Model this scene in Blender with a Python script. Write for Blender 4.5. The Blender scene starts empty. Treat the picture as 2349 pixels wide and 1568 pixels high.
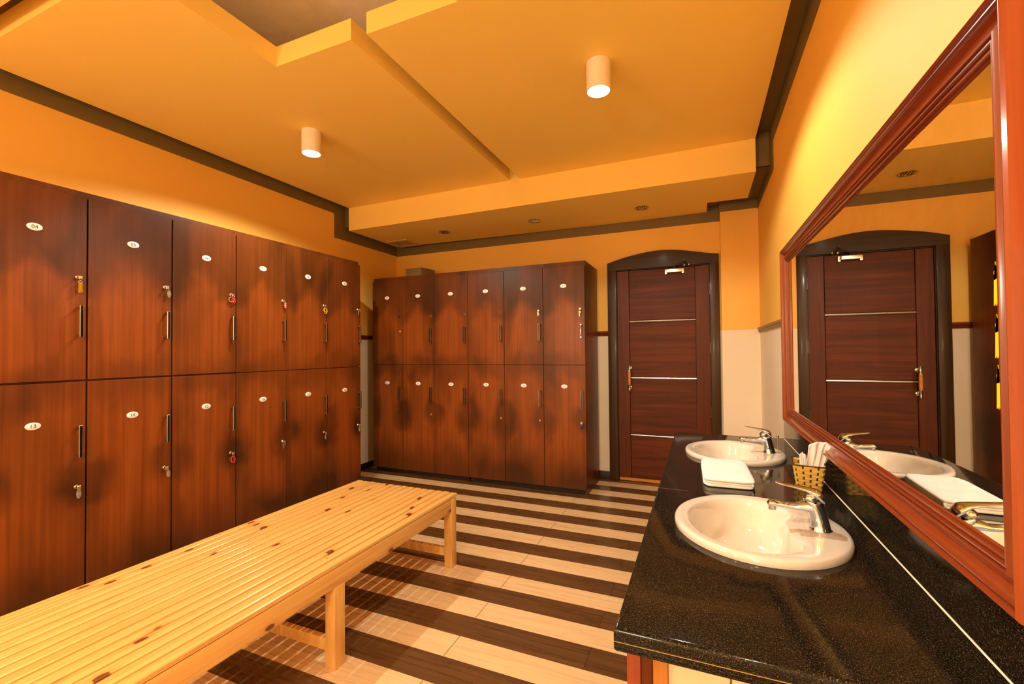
import bpy, bmesh, math, random
from mathutils import Vector, Matrix
PI = math.pi
random.seed(7)
sc = bpy.context.scene
C = sc.collection

# ------------------------------------------------------------------ camera, world, exposure
F, CXP, CYP = 1023.88, 1174.56, 787.34
yaw, pitch, roll = (math.radians(a) for a in (22.94, 0.977, -0.537))
fwd = Vector((-math.sin(yaw)*math.cos(pitch), math.cos(yaw)*math.cos(pitch), math.sin(pitch)))
right = Vector((math.cos(yaw), math.sin(yaw), 0)); up = right.cross(fwd)
r2 = right*math.cos(roll)+up*math.sin(roll); u2 = -right*math.sin(roll)+up*math.cos(roll)
cam = bpy.data.cameras.new('camera'); camo = bpy.data.objects.new('camera', cam); C.objects.link(camo)
m = Matrix((r2, u2, -fwd)).transposed().to_4x4(); m.translation = Vector((0, 0, 1.2)); camo.matrix_world = m
cam.sensor_width = 36; cam.lens = F/2349*36; cam.clip_start = 0.02
cam.shift_y = (CYP-784)/2349; cam.shift_x = 0
sc.camera = camo
w = bpy.data.worlds.new('world'); sc.world = w; w.use_nodes = True
w.node_tree.nodes['Background'].inputs[0].default_value = (1.0, 0.80, 0.54, 1)
w.node_tree.nodes['Background'].inputs[1].default_value = 0.05
vs = sc.view_settings; vs.view_transform = 'Standard'; vs.look = 'None'; vs.gamma = 1; vs.use_curve_mapping = False
vs.exposure = 0.15
LAMP_W = 76.0
FILL_W = 62.0
LAMP_COL = (1.0, 0.94, 0.79)
sc.cycles.max_bounces = 10; sc.cycles.diffuse_bounces = 8; sc.cycles.glossy_bounces = 5
sc.cycles.sample_clamp_indirect = 6.0
sc.cycles.caustics_reflective = False; sc.cycles.caustics_refractive = False

# ------------------------------------------------------------------ measured layout (metres)
XW, XR, YW = -3.215, 0.4455, 4.2056
YF = -2.4
ZC, ZCT, ZS, YS = 2.599, 2.697, 2.379, 3.352
XCL, XCR = -3.124, 0.355
ZTOP = 2.98

# ------------------------------------------------------------------ helpers
def new(): return bmesh.new()
def box(bm, a, b, mi=0):
    v = [bm.verts.new((x, y, z)) for x in (a[0], b[0]) for y in (a[1], b[1]) for z in (a[2], b[2])]
    for f in ((0,1,3,2),(4,6,7,5),(0,4,5,1),(2,3,7,6),(0,2,6,4),(1,5,7,3)):
        q = bm.faces.new([v[i] for i in f]); q.material_index = mi
    return v
def bbox(bm, a, b, r=0.003, seg=2, mi=0):
    t = new(); box(t, a, b)
    bmesh.ops.bevel(t, geom=t.edges[:], offset=r, segments=seg, profile=0.6, affect='EDGES')
    merge(bm, t, mi)
def merge(bm, t, mi=None, mat=None):
    if mat is not None: bmesh.ops.transform(t, matrix=mat, verts=t.verts)
    vm = {}
    for v in t.verts: vm[v] = bm.verts.new(v.co)
    for f in t.faces:
        try: q = bm.faces.new([vm[v] for v in f.verts])
        except ValueError: continue
        q.material_index = f.material_index if mi is None else mi; q.smooth = f.smooth
    t.free()
def rings(bm, rs, close=True, cap0=True, cap1=True, mi=0, smooth=True):
    vr = [[bm.verts.new(p) for p in r] for r in rs]; n = len(rs[0])
    for a, b in zip(vr, vr[1:]):
        for i in range(n if close else n-1):
            j = (i+1) % n
            f = bm.faces.new((a[i], a[j], b[j], b[i])); f.material_index = mi; f.smooth = smooth
    if cap0: f = bm.faces.new(list(reversed(vr[0]))); f.material_index = mi
    if cap1: f = bm.faces.new(vr[-1]); f.material_index = mi
    return vr
def lathe(bm, prof, c=(0,0,0), axis='z', n=24, mi=0, cap=(True, True)):
    rs = []
    for r, h in prof:
        ring = []
        for i in range(n):
            a = 2*PI*i/n; x, y = r*math.cos(a), r*math.sin(a)
            p = {'z': (x, y, h), 'y': (x, -h, y), 'x': (h, x, y)}[axis]
            ring.append((c[0]+p[0], c[1]+p[1], c[2]+p[2]))
        rs.append(ring)
    rings(bm, rs, cap0=cap[0], cap1=cap[1], mi=mi)
def tube(bm, pts, rad, n=10, mi=0, flat=1.0, cap=True, side=None):
    """circular / flattened tube along points; rad number or list"""
    pts = [Vector(p) for p in pts]
    if not isinstance(rad, (list, tuple)): rad = [rad]*len(pts)
    rs = []; prev = None
    for i, p in enumerate(pts):
        d = (pts[min(i+1, len(pts)-1)]-pts[max(i-1, 0)]).normalized()
        s = Vector(side) if side else (prev if prev else (Vector((0,0,1)) if abs(d.z) < .9 else Vector((1,0,0))))
        s = (s-d*s.dot(d)).normalized(); prev = s; t = d.cross(s)
        rs.append([p+rad[i]*(s*math.cos(2*PI*k/n)+t*math.sin(2*PI*k/n)*flat) for k in range(n)])
    rings(bm, rs, cap0=cap, cap1=cap, mi=mi)
def torus(bm, c, R, r, nrm=(0,1,0), n=24, k=8, sx=1.0, sz=1.0, mi=0):
    nrm = Vector(nrm).normalized(); a = Vector((0,0,1)); a = (a-nrm*a.dot(nrm)).normalized(); b = nrm.cross(a)
    vr = []
    for i in range(n):
        t = 2*PI*i/n; d = a*math.cos(t)*sz+b*math.sin(t)*sx; cc = Vector(c)+d*R; dn = (a*math.cos(t)+b*math.sin(t))
        vr.append([bm.verts.new(cc+r*(dn*math.cos(2*PI*j/k)+nrm*math.sin(2*PI*j/k))) for j in range(k)])
    for i in range(n):
        for j in range(k):
            f = bm.faces.new((vr[i][j], vr[(i+1)%n][j], vr[(i+1)%n][(j+1)%k], vr[i][(j+1)%k])); f.smooth = True; f.material_index = mi
def prism(bm, poly, z0, z1, mi=0, plane='xy', off=0):
    """extrude 2-D polygon; plane 'xy' along z, 'xz' along y, 'yz' along x"""
    P = {'xy': lambda p, h: (p[0], p[1], h), 'xz': lambda p, h: (p[0], h, p[1]), 'yz': lambda p, h: (h, p[0], p[1])}[plane]
    rings(bm, [[P(p, z0) for p in poly], [P(p, z1) for p in poly]], mi=mi, smooth=False)
def ell(bm, c, rad, n=16, mi=0, rot=None):
    t = new(); bmesh.ops.create_uvsphere(t, u_segments=n, v_segments=max(8, n//2), radius=1)
    M = Matrix.Translation(Vector(c)) @ (rot.to_4x4() if rot else Matrix()) @ Matrix.Diagonal((*rad, 1))
    for f in t.faces: f.smooth = True
    merge(bm, t, mi, M)
def obj(name, bm, mats, parent=None, angle=35, loc=None):
    bmesh.ops.recalc_face_normals(bm, faces=bm.faces[:])
    me = bpy.data.meshes.new(name); bm.to_mesh(me); bm.free()
    for mt in (mats if isinstance(mats, (list, tuple)) else [mats]): me.materials.append(mt)
    for p in me.polygons: p.use_smooth = True
    me.set_sharp_from_angle(angle=math.radians(angle))
    o = bpy.data.objects.new(name, me); C.objects.link(o)
    if parent: o.parent = parent
    if loc: o.location = loc
    return o
def tag(o, label, cat, group=None):
    o['label'] = label; o['category'] = cat
    if group: o['group'] = group
    return o
def thing(name, label, cat, loc=(0,0,0), rz=0, group=None):
    o = bpy.data.objects.new(name, None); C.objects.link(o); o.location = loc; o.rotation_euler = (0, 0, rz)
    o.empty_display_size = .1
    return tag(o, label, cat, group)
def struct(name, bm, mt, parent=None, angle=35):
    o = obj(name, bm, mt, parent, angle)
    if not parent: o['kind'] = 'structure'
    return o

# ------------------------------------------------------------------ materials
class N:
    def __init__(s, name):
        s.m = bpy.data.materials.new(name); s.m.use_nodes = True; s.t = s.m.node_tree; s.b = s.t.nodes['Principled BSDF']
        s.geo = None
    def n(s, typ, **k):
        x = s.t.nodes.new(typ)
        for a, b in k.items(): setattr(x, a, b)
        return x
    def l(s, a, b): s.t.links.new(a, b)
    def pos(s):
        if not s.geo: s.geo = s.n('ShaderNodeNewGeometry')
        return s.geo.outputs['Position']
    def sep(s, v):
        x = s.n('ShaderNodeSeparateXYZ'); s.l(v, x.inputs[0]); return x.outputs
    def mapv(s, v, scale, loc=(0,0,0)):
        x = s.n('ShaderNodeMapping'); s.l(v, x.inputs[0]); x.inputs['Scale'].default_value = scale; x.inputs['Location'].default_value = loc
        return x.outputs[0]
    def noise(s, v, scale, detail=4, rough=.55, dist=0):
        x = s.n('ShaderNodeTexNoise'); s.l(v, x.inputs['Vector']); x.inputs['Scale'].default_value = scale
        x.inputs['Detail'].default_value = detail; x.inputs['Roughness'].default_value = rough; x.inputs['Distortion'].default_value = dist
        return x.outputs['Fac']
    def ramp(s, v, stops):
        x = s.n('ShaderNodeValToRGB'); s.l(v, x.inputs[0]); e = x.color_ramp.elements
        while len(e) < len(stops): e.new(.5)
        for q, (p, c) in zip(e, stops): q.position = p; q.color = (*c, 1) if not isinstance(c, (int, float)) else (c, c, c, 1)
        return x.outputs[0]
    def math(s, op, a, b=None, c=None, clamp=False):
        x = s.n('ShaderNodeMath', operation=op, use_clamp=clamp)
        for i, q in enumerate((a, b, c)):
            if q is None: continue
            if isinstance(q, (int, float)): x.inputs[i].default_value = q
            else: s.l(q, x.inputs[i])
        return x.outputs[0]
    def mix(s, f, a, b, mode='MIX'):
        x = s.n('ShaderNodeMix', data_type='RGBA', blend_type=mode)
        for i, q in ((0, f), (6, a), (7, b)):
            if isinstance(q, (int, float)): x.inputs[i].default_value = q
            elif isinstance(q, (tuple, list)): x.inputs[i].default_value = (*q, 1)
            else: s.l(q, x.inputs[i])
        return x.outputs[2]
    def smooth(s, v, a, b):
        x = s.n('ShaderNodeMapRange', interpolation_type='SMOOTHSTEP'); s.l(v, x.inputs[0])
        x.inputs[1].default_value = a; x.inputs[2].default_value = b; return x.outputs[0]
    def bump(s, h, strength=.2, dist=.002):
        x = s.n('ShaderNodeBump'); s.l(h, x.inputs['Height']); x.inputs['Strength'].default_value = strength; x.inputs['Distance'].default_value = dist
        s.l(x.outputs[0], s.b.inputs['Normal'])
    def col(s, c):
        if isinstance(c, (tuple, list)): s.b.inputs['Base Color'].default_value = (*c, 1)
        else: s.l(c, s.b.inputs['Base Color'])
    def rough(s, r):
        if isinstance(r, (int, float)): s.b.inputs['Roughness'].default_value = r
        else: s.l(r, s.b.inputs['Roughness'])
def plain(name, c, rough=.5, metal=0, bumpy=0, **k):
    a = N(name); v = a.noise(a.pos(), 14, 3)
    a.col(a.mix(a.smooth(v, .3, .7), tuple(q*.93 for q in c), c)); a.rough(rough); a.b.inputs['Metallic'].default_value = metal
    for q, x in k.items(): a.b.inputs[q.replace('_', ' ')].default_value = x
    if bumpy: a.bump(a.noise(a.pos(), 260, 3), bumpy, .001)
    return a.m
def wall_paint():
    a = N('two_tone_wall_paint'); p = a.pos(); z = a.sep(p)[2]
    n1 = a.noise(p, 1.3, 4); n2 = a.noise(p, 30, 3)
    yel = a.mix(a.smooth(n1, .3, .7), (.85, .495, .085), (.88, .53, .10))
    crm = a.mix(a.smooth(n1, .3, .7), (.80, .69, .50), (.84, .74, .56))
    e = a.math('ADD', z, a.math('MULTIPLY', n2, .004))
    a.col(a.mix(a.smooth(e, 1.3585, 1.3605), crm, yel)); a.rough(.62)
    a.bump(a.noise(p, 90, 4), .06, .002); return a.m
def ceil_paint():
    a = N('ceiling_paint'); p = a.pos(); n1 = a.noise(p, 1.1, 4)
    a.col(a.mix(a.smooth(n1, .3, .7), (.93, .67, .16), (.95, .70, .18))); a.rough(.7); a.bump(a.noise(p, 60, 4), .03, .002); return a.m
def locker_wood():
    a = N('locker_mahogany'); p = a.pos(); s = a.sep(p); z = s[2]
    # horizontal coordinate along whichever row the surface stands in
    h = a.math('ADD', s[0], a.math('MULTIPLY', s[1], 1.0))
    cv = a.n('ShaderNodeCombineXYZ'); a.l(h, cv.inputs[0]); a.l(z, cv.inputs[1]); hv = cv.outputs[0]
    g = a.noise(a.mapv(hv, (48, .9, 1)), 1.0, 5, .55, .4)
    g2 = a.noise(a.mapv(hv, (160, 3, 1)), 1.0, 3)
    base = a.ramp(g, [(.25, (.165, .036, .0045)), (.5, (.230, .055, .007)), (.75, (.29, .074, .010))])
    base = a.mix(a.math('MULTIPLY', a.smooth(g2, .45, .75), .2), base, (.12, .020, .003))
    # darker tone in soft clouds about the seams and towards the door bottoms
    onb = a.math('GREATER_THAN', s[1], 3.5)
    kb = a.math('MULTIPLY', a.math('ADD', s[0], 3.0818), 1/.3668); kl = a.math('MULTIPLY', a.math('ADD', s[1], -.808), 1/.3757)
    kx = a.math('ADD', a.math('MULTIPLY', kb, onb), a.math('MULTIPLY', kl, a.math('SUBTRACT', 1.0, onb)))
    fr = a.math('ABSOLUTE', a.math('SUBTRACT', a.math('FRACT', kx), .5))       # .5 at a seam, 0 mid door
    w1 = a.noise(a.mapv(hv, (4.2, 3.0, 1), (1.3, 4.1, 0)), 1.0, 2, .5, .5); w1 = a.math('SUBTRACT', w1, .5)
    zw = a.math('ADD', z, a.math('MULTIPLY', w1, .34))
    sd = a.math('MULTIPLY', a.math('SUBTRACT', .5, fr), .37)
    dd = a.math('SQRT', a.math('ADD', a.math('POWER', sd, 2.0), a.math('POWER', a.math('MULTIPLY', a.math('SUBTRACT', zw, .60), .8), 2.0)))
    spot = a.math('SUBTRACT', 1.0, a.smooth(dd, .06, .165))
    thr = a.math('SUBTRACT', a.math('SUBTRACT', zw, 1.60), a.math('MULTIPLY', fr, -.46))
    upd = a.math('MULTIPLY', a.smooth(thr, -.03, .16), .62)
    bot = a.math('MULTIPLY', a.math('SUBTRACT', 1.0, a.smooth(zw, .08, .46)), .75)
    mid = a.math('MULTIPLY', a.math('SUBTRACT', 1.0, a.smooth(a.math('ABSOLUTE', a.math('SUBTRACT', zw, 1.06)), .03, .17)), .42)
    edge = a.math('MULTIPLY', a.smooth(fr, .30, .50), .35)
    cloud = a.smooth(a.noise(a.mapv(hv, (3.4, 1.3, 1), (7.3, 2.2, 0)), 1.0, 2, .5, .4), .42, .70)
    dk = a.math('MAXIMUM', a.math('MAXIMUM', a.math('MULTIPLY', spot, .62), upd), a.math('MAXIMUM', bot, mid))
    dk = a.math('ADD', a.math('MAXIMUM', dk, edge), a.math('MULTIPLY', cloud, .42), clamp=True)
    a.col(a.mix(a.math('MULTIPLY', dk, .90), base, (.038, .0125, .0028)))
    a.rough(.36); a.b.inputs['Specular IOR Level'].default_value = .24; a.b.inputs['Coat Weight'].default_value = .05; a.b.inputs['Coat Roughness'].default_value = .2
    a.bump(g, .04, .001); return a.m
def wood(name, cs, axis, fine=60, rough=.4, coat=0, along=1.2):
    a = N(name); p = a.pos(); sc3 = [fine]*3; sc3['xyz'.index(axis)] = along
    g = a.noise(a.mapv(p, tuple(sc3)), 1.0, 6, .6, .6)
    sb = [6.0]*3; sb['xyz'.index(axis)] = .8
    b = a.noise(a.mapv(p, tuple(sb)), 1.0, 3)
    c1 = a.ramp(g, [(.28, cs[0]), (.5, cs[1]), (.74, cs[2])])
    a.col(a.mix(a.math('MULTIPLY', a.smooth(b, .45, .75), .4), c1, cs[0])); a.rough(rough)
    a.b.inputs['Coat Weight'].default_value = coat; a.b.inputs['Coat Roughness'].default_value = .12; a.b.inputs['Specular IOR Level'].default_value = .22
    a.bump(g, .06, .001); return a.m
def pine(knots=True):
    a = N('knotty_pine' if knots else 'plain_pine'); p = a.pos(); s = a.sep(p)
    sl = a.math('FLOOR', a.math('MULTIPLY', a.math('ADD', s[0], 2.0065), 1/.04815))
    wn = a.n('ShaderNodeTexWhiteNoise', noise_dimensions='1D'); a.l(sl, wn.inputs['W'])
    cv = a.n('ShaderNodeCombineXYZ'); a.l(a.math('ADD', s[0], a.math('MULTIPLY', wn.outputs[0], 3.7)), cv.inputs[0])
    a.l(a.math('ADD', s[1], a.math('MULTIPLY', wn.outputs[0], 11.3)), cv.inputs[1]); a.l(s[2], cv.inputs[2]); q = cv.outputs[0]
    g = a.noise(a.mapv(q if knots else p, (70, 1.3, 70) if knots else (50, 50, 2.5)), 1.0, 5, .55, .9)
    g2 = a.noise(a.mapv(q if knots else p, (18, .9, 18)), 1.0, 3, .5, 1.2)
    c = a.ramp(g, [(.30, (.60, .29, .065)), (.48, (.72, .41, .115)), (.75, (.78, .48, .15))])
    c = a.mix(a.math('MULTIPLY', a.smooth(g2, .52, .72), .45), c, (.66, .30, .06))
    vo = a.n('ShaderNodeTexVoronoi', feature='F1', voronoi_dimensions='2D'); kv = a.n('ShaderNodeCombineXYZ')
    a.l(a.math('MULTIPLY', a.math('ADD', a.math('ADD', s[0], s[2]), a.math('MULTIPLY', wn.outputs[0], .35)), 9.0), kv.inputs[0]); a.l(a.math('MULTIPLY', a.math('ADD', s[1], a.math('MULTIPLY', wn.outputs[0], 5.1)), 4.2), kv.inputs[1]); a.l(kv.outputs[0], vo.inputs['Vector']); vo.inputs['Scale'].default_value = 1.0
    vo.inputs['Randomness'].default_value = 1
    d = a.math('ADD', vo.outputs['Distance'], a.math('MULTIPLY', a.noise(q, 60, 2), .03))
    halo = a.math('SUBTRACT', 1.0, a.smooth(d, .09, .26)); kn = a.math('SUBTRACT', 1.0, a.smooth(d, .078, .102))
    vc = a.n('ShaderNodeSeparateColor'); a.l(vo.outputs['Color'], vc.inputs[0])
    on = a.math('GREATER_THAN', vc.outputs[0], .35)
    if knots: c = a.mix(a.math('MULTIPLY', a.math('MULTIPLY', halo, on), .5), c, (.62, .24, .04))
    if knots: c = a.mix(a.math('MULTIPLY', kn, on), c, (.16, .045, .008))
    a.col(c); a.rough(.33); a.b.inputs['Coat Weight'].default_value = .35; a.b.inputs['Coat Roughness'].default_value = .18
    a.bump(g, .05, .001); return a.m
def floor_planks():
    a = N('striped_plank_floor'); p = a.pos(); s = a.sep(p)
    t = a.math('ADD', a.math('MULTIPLY', a.math('SUBTRACT', s[1], 1.870), 1/.2725), .25)
    fr = a.math('FRACT', t); lt = a.math('LESS_THAN', fr, .5)
    row = a.math('FLOOR', a.math('MULTIPLY', t, 2.0))
    off = a.math('ADD', a.math('MULTIPLY', lt, -.955), a.math('MULTIPLY', a.math('SUBTRACT', 1.0, lt), -.426))
    u = a.math('MULTIPLY', a.math('SUBTRACT', s[0], off), 1/1.046)
    plank = a.math('FLOOR', u); fu = a.math('FRACT', u)
    seed = a.math('ADD', a.math('MULTIPLY', row, 3.17), a.math('MULTIPLY', plank, 7.7))
    wn = a.n('ShaderNodeTexWhiteNoise', noise_dimensions='1D'); a.l(seed, wn.inputs['W'])
    cv = a.n('ShaderNodeCombineXYZ'); a.l(s[0], cv.inputs[0]); a.l(s[1], cv.inputs[1]); a.l(seed, cv.inputs[2]); q = cv.outputs[0]
    g = a.noise(a.mapv(q, (2.2, 55, 1)), 1.0, 6, .62, .8)
    g2 = a.noise(a.mapv(q, (1.4, 9, 1)), 1.0, 3, .5, .8)
    L = a.ramp(g, [(.28, (.56, .36, .17)), (.5, (.70, .49, .25)), (.75, (.76, .56, .31))])
    L = a.mix(a.math('MULTIPLY', a.smooth(g2, .62, .78), .45), L, (.48, .24, .08))
    D = a.ramp(g, [(.28, (.052, .022, .006)), (.5, (.10, .044, .013)), (.75, (.14, .066, .021))])
    c = a.mix(lt, D, L)
    c = a.mix(a.math('MULTIPLY', wn.outputs[0], .14), c, a.mix(lt, (.12, .06, .02), (.60, .36, .15)))
    j = a.math('LESS_THAN', a.math('MINIMUM', fu, a.math('SUBTRACT', 1.0, fu)), .0014)
    rj = a.math('FRACT', a.math('MULTIPLY', t, 2.0)); j2 = a.math('LESS_THAN', a.math('MINIMUM', rj, a.math('SUBTRACT', 1.0, rj)), .006)
    jj = a.math('MAXIMUM', j, j2)
    c = a.mix(a.math('MULTIPLY', jj, .85), c, (.03, .012, .004))
    a.col(c); a.rough(a.math('ADD', .22, a.math('MULTIPLY', g, .12)))
    a.bump(a.math('SUBTRACT', a.math('MULTIPLY', g, .25), jj), .12, .001); return a.m
def granite():
    a = N('black_granite'); p = a.pos()
    v = a.noise(p, 420, 2, .7); b = a.noise(p, 7, 4)
    sp = a.math('MULTIPLY', a.smooth(v, .57, .72), a.smooth(b, .15, .55))
    c = a.mix(sp, (.0055, .0045, .0035), (.16, .115, .065))
    v2 = a.noise(p, 900, 1); c = a.mix(a.math('MULTIPLY', a.smooth(v2, .66, .76), .8), c, (.35, .26, .15))
    v3 = a.noise(p, 160, 3, .8); c = a.mix(a.math('MULTIPLY', a.smooth(v3, .58, .72), .5), c, (.085, .065, .045))
    a.col(c); a.rough(.08); a.b.inputs['Specular IOR Level'].default_value = .26; return a.m

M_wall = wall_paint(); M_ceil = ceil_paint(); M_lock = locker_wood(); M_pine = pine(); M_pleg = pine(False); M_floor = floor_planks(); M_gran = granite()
M_back = plain('recess_back_plaster', (.92, .85, .66), .8)
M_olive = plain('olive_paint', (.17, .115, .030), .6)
M_dark = plain('dark_interior', (.018, .006, .002), .6)
M_base = wood('dark_baseboard', [(.012,.005,.002), (.025,.010,.004), (.04,.016,.006)], 'x', 30, .35, .2)
M_frame = wood('dark_door_frame', [(.028,.012,.004), (.055,.025,.009), (.08,.038,.014)], 'z', 50, .38, .1)
M_arch = wood('dark_arch_wood', [(.018,.009,.004), (.038,.020,.010), (.056,.030,.016)], 'x', 50, .40, .1)
M_stile = wood('door_stile_wood', [(.062,.012,.002), (.105,.022,.0035), (.15,.034,.006)], 'z', 40, .42, .0)
M_panel = wood('door_panel_wood', [(.050,.010,.0015), (.10,.020,.003), (.155,.033,.006)], 'x', 26, .5, .0)
M_mahog = wood('red_mahogany', [(.18,.028,.006), (.225,.038,.008), (.26,.048,.010)], 'y', 40, .28, .6)
M_mahogv = wood('red_mahogany_upright', [(.21,.036,.006), (.26,.048,.009), (.31,.064,.012)], 'z', 40, .28, .5)
M_rail = wood('red_brown_rail', [(.10,.018,.005), (.16,.030,.008), (.2,.045,.012)], 'x', 40, .4)
M_ochre = plain('ochre_painted_rail', (.36, .21, .055), .5)
M_chrome = plain('chrome', (.64, .72, .84), .07, 1)
M_steel = plain('brushed_steel', (.70, .66, .60), .28, 1)
M_pull = plain('dark_steel_pull', (.46, .40, .33), .3, 1)
M_brass = plain('aged_brass', (.62, .45, .20), .25, 1)
M_black = plain('black_lacquer', (.006, .005, .005), .12)
M_cer = plain('cream_ceramic', (.78, .72, .62), .08, 0, Coat_Weight=.6)
M_mirror = plain('mirror_silver', (.90, .88, .84), .008, 1)
M_white = plain('white_plate', (.92, .90, .86), .35)
M_ink = plain('grey_ink', (.07, .075, .085), .6)
M_towel = plain('white_terry', (.93, .91, .87), .95, 0, .5)
M_tissue = plain('white_tissue', (.93, .90, .87), .9, 0, .1)
M_cream = plain('cream_panel', (.78, .68, .50), .5)
M_orange = wood('raw_orange_wood', [(.45,.15,.03), (.62,.25,.05), (.72,.33,.09)], 'x', 40, .45)
M_tan = wood('tan_batten', [(.30,.10,.02), (.42,.17,.035), (.52,.23,.05)], 'z', 40, .35, .2)
M_caulk = plain('white_caulk', (.80, .72, .56), .6)
M_ygrout = plain('yellow_glue_line', (.42, .30, .08), .6)
M_rubber = plain('dark_stopper', (.10, .06, .03), .5)
M_lampb = plain('lamp_cream_body', (.88, .80, .66), .4)
M_alu = plain('downlight_reflector', (.50, .42, .30), .25, .9)
M_grill = plain('vent_grille', (.62, .40, .14), .5)
M_box = plain('grey_brown_carton', (.22, .15, .06), .8)
M_blackp = plain('black_plastic_sheet', (.02, .012, .008), .4)
M_bird = plain('yellow_sticker', (.95, .72, .03), .45)
def emis(name, c, s):
    a = N(name); a.b.inputs['Emission Color'].default_value = (*c, 1); a.b.inputs['Emission Strength'].default_value = s; a.col((.8,.7,.6)); return a.m
M_bulb = emis('glowing_bulb', (1.0, .80, .55), 30)
def clear(name, c, r=.1):
    a = N(name); a.col(c); a.rough(r); a.b.inputs['Transmission Weight'].default_value = .75; a.b.inputs['IOR'].default_value = 1.35; return a.m
M_clear = clear('clear_plastic', (.92, .85, .7))
M_yclear = clear('amber_plastic', (.95, .58, .04)); M_yel = plain('yellow_plastic', (.75, .45, .05), .3)
M_red = plain('red_plastic', (.55, .03, .02), .3); M_pink = plain('pink_plastic', (.75, .25, .18), .4)
M_green = plain('green_plastic', (.22, .45, .04), .3); M_purple = plain('dark_purple_plastic', (.05, .025, .09), .3)

# ------------------------------------------------------------------ room shell
b = new(); box(b, (XW-.1, YF-.1, -.06), (XR+.1, YW+.2, 0)); struct('floor', b, M_floor)
b = new(); box(b, (XW-.12, YF-.1, 0), (XW, YW+.12, ZTOP)); struct('wall_left', b, M_wall)
b = new(); box(b, (XR, YF-.1, 0), (XR+.12, YW+.12, ZTOP)); struct('wall_right', b, M_wall)
DL, DR, DT = -.7195, .083, 1.945
b = new()
box(b, (XW, YW, 0), (DL, YW+.12, ZTOP)); box(b, (DR, YW, 0), (XR, YW+.12, ZTOP)); box(b, (DL, YW, DT), (DR, YW+.12, ZTOP))
struct('wall_back', b, M_wall)
b = new(); box(b, (XW, YF-.12, 0), (XR, YF, ZTOP)); struct('wall_front', b, M_wall)
b = new(); bbox(b, (.1634, 4.1255, 0), (XR+.01, YW+.01, ZTOP-.01), .002, 1); struct('wall_column', b, M_wall)
b = new(); box(b, (XW-.1, YF-.1, ZTOP), (XR+.1, YW+.2, ZTOP+.08)); struct('ceiling', b, M_back)
# suspended panels, pinwheel about a square opening
ox0, ox1, oy0, oy1 = -1.8882, -.877, .20, 1.5421
sx0, sx1, sy0, sy1 = -1.4217, -1.3339, .832, .912
panels = [
 [(XCL, sy1), (ox0, sy1), (ox0, oy1), (sx0, oy1), (sx0, YS+.05), (XCL, YS+.05)],
 [(sx1, oy1), (ox1, oy1), (ox1, sy1), (XCR, sy1), (XCR, YS+.05), (sx1, YS+.05)],
 [(ox1, sy0), (ox1, oy0), (sx1, oy0), (sx1, YF+.06), (XCR, YF+.06), (XCR, sy0)],
 [(sx0, oy0), (ox0, oy0), (ox0, sy0), (XCL, sy0), (XCL, YF+.06), (sx0, YF+.06)]]
for pl in panels:
    b = new(); prism(b, pl, ZC, ZCT); struct('ceiling', b, M_ceil)
# dropped beam along the back wall
b = new(); prism(b, [(XCL, YS), (XCR, YS), (XCR, 3.914), (.064, 3.914), (.064, 4.185), (-.765, 4.195), (-2.1, 4.155), (XCL+.0, 4.112)], ZS, ZCT+.05)
struct('ceiling', b, M_ceil)
# olive shadow-gap lining: tops, wall bands, recess backs
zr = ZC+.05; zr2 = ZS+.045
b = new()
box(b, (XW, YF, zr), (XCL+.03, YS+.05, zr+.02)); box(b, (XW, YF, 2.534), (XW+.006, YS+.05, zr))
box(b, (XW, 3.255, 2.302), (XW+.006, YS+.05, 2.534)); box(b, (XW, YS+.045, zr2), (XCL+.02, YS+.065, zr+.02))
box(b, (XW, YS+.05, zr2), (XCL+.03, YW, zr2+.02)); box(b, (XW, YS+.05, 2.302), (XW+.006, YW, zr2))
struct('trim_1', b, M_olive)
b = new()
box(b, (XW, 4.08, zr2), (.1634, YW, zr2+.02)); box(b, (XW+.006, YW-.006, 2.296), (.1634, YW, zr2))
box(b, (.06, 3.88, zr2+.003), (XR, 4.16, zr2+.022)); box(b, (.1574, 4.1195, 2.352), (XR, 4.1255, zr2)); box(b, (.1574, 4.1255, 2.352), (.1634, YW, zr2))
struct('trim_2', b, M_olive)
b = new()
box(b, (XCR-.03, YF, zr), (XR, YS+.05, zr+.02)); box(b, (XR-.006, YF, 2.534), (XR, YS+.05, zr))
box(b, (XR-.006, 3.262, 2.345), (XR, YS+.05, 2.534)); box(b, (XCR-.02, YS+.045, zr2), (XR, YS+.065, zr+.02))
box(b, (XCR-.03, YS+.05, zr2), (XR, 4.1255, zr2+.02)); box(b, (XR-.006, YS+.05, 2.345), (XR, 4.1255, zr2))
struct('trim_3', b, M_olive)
# chair rails and baseboards
def rail(name, a, c, mt, ax):
    b = new(); prof = [(0, 0), (.012, .003), (.016, .010), (.010, .016), (.018, .024), (.020, .036), (.012, .042), (0, .045)]
    f = {'y-': lambda t, d, z: (t, YW-d, z), 'x+': lambda t, d, z: (XW+d, t, z), 'x-': lambda t, d, z: (XR-d, t, z)}[ax]
    rings(b, [[f(t, d, 1.333+z) for d, z in prof] for t in (a, c)], smooth=False); struct(name, b, mt)
rail('trim_4', XW+.02, -.797, M_rail, 'y-'); rail('trim_5', YF, YW, M_rail, 'x+'); rail('trim_6', 2.835, 4.1255, M_ochre, 'x-')
b = new(); bbox(b, (XW+.015, YW-.015, 0), (-.797, YW, .072), .003); struct('baseboard_back', b, M_base)
b = new(); bbox(b, (XW, YF, 0), (XW+.015, YW, .062), .003); struct('baseboard_left', b, M_base)

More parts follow.
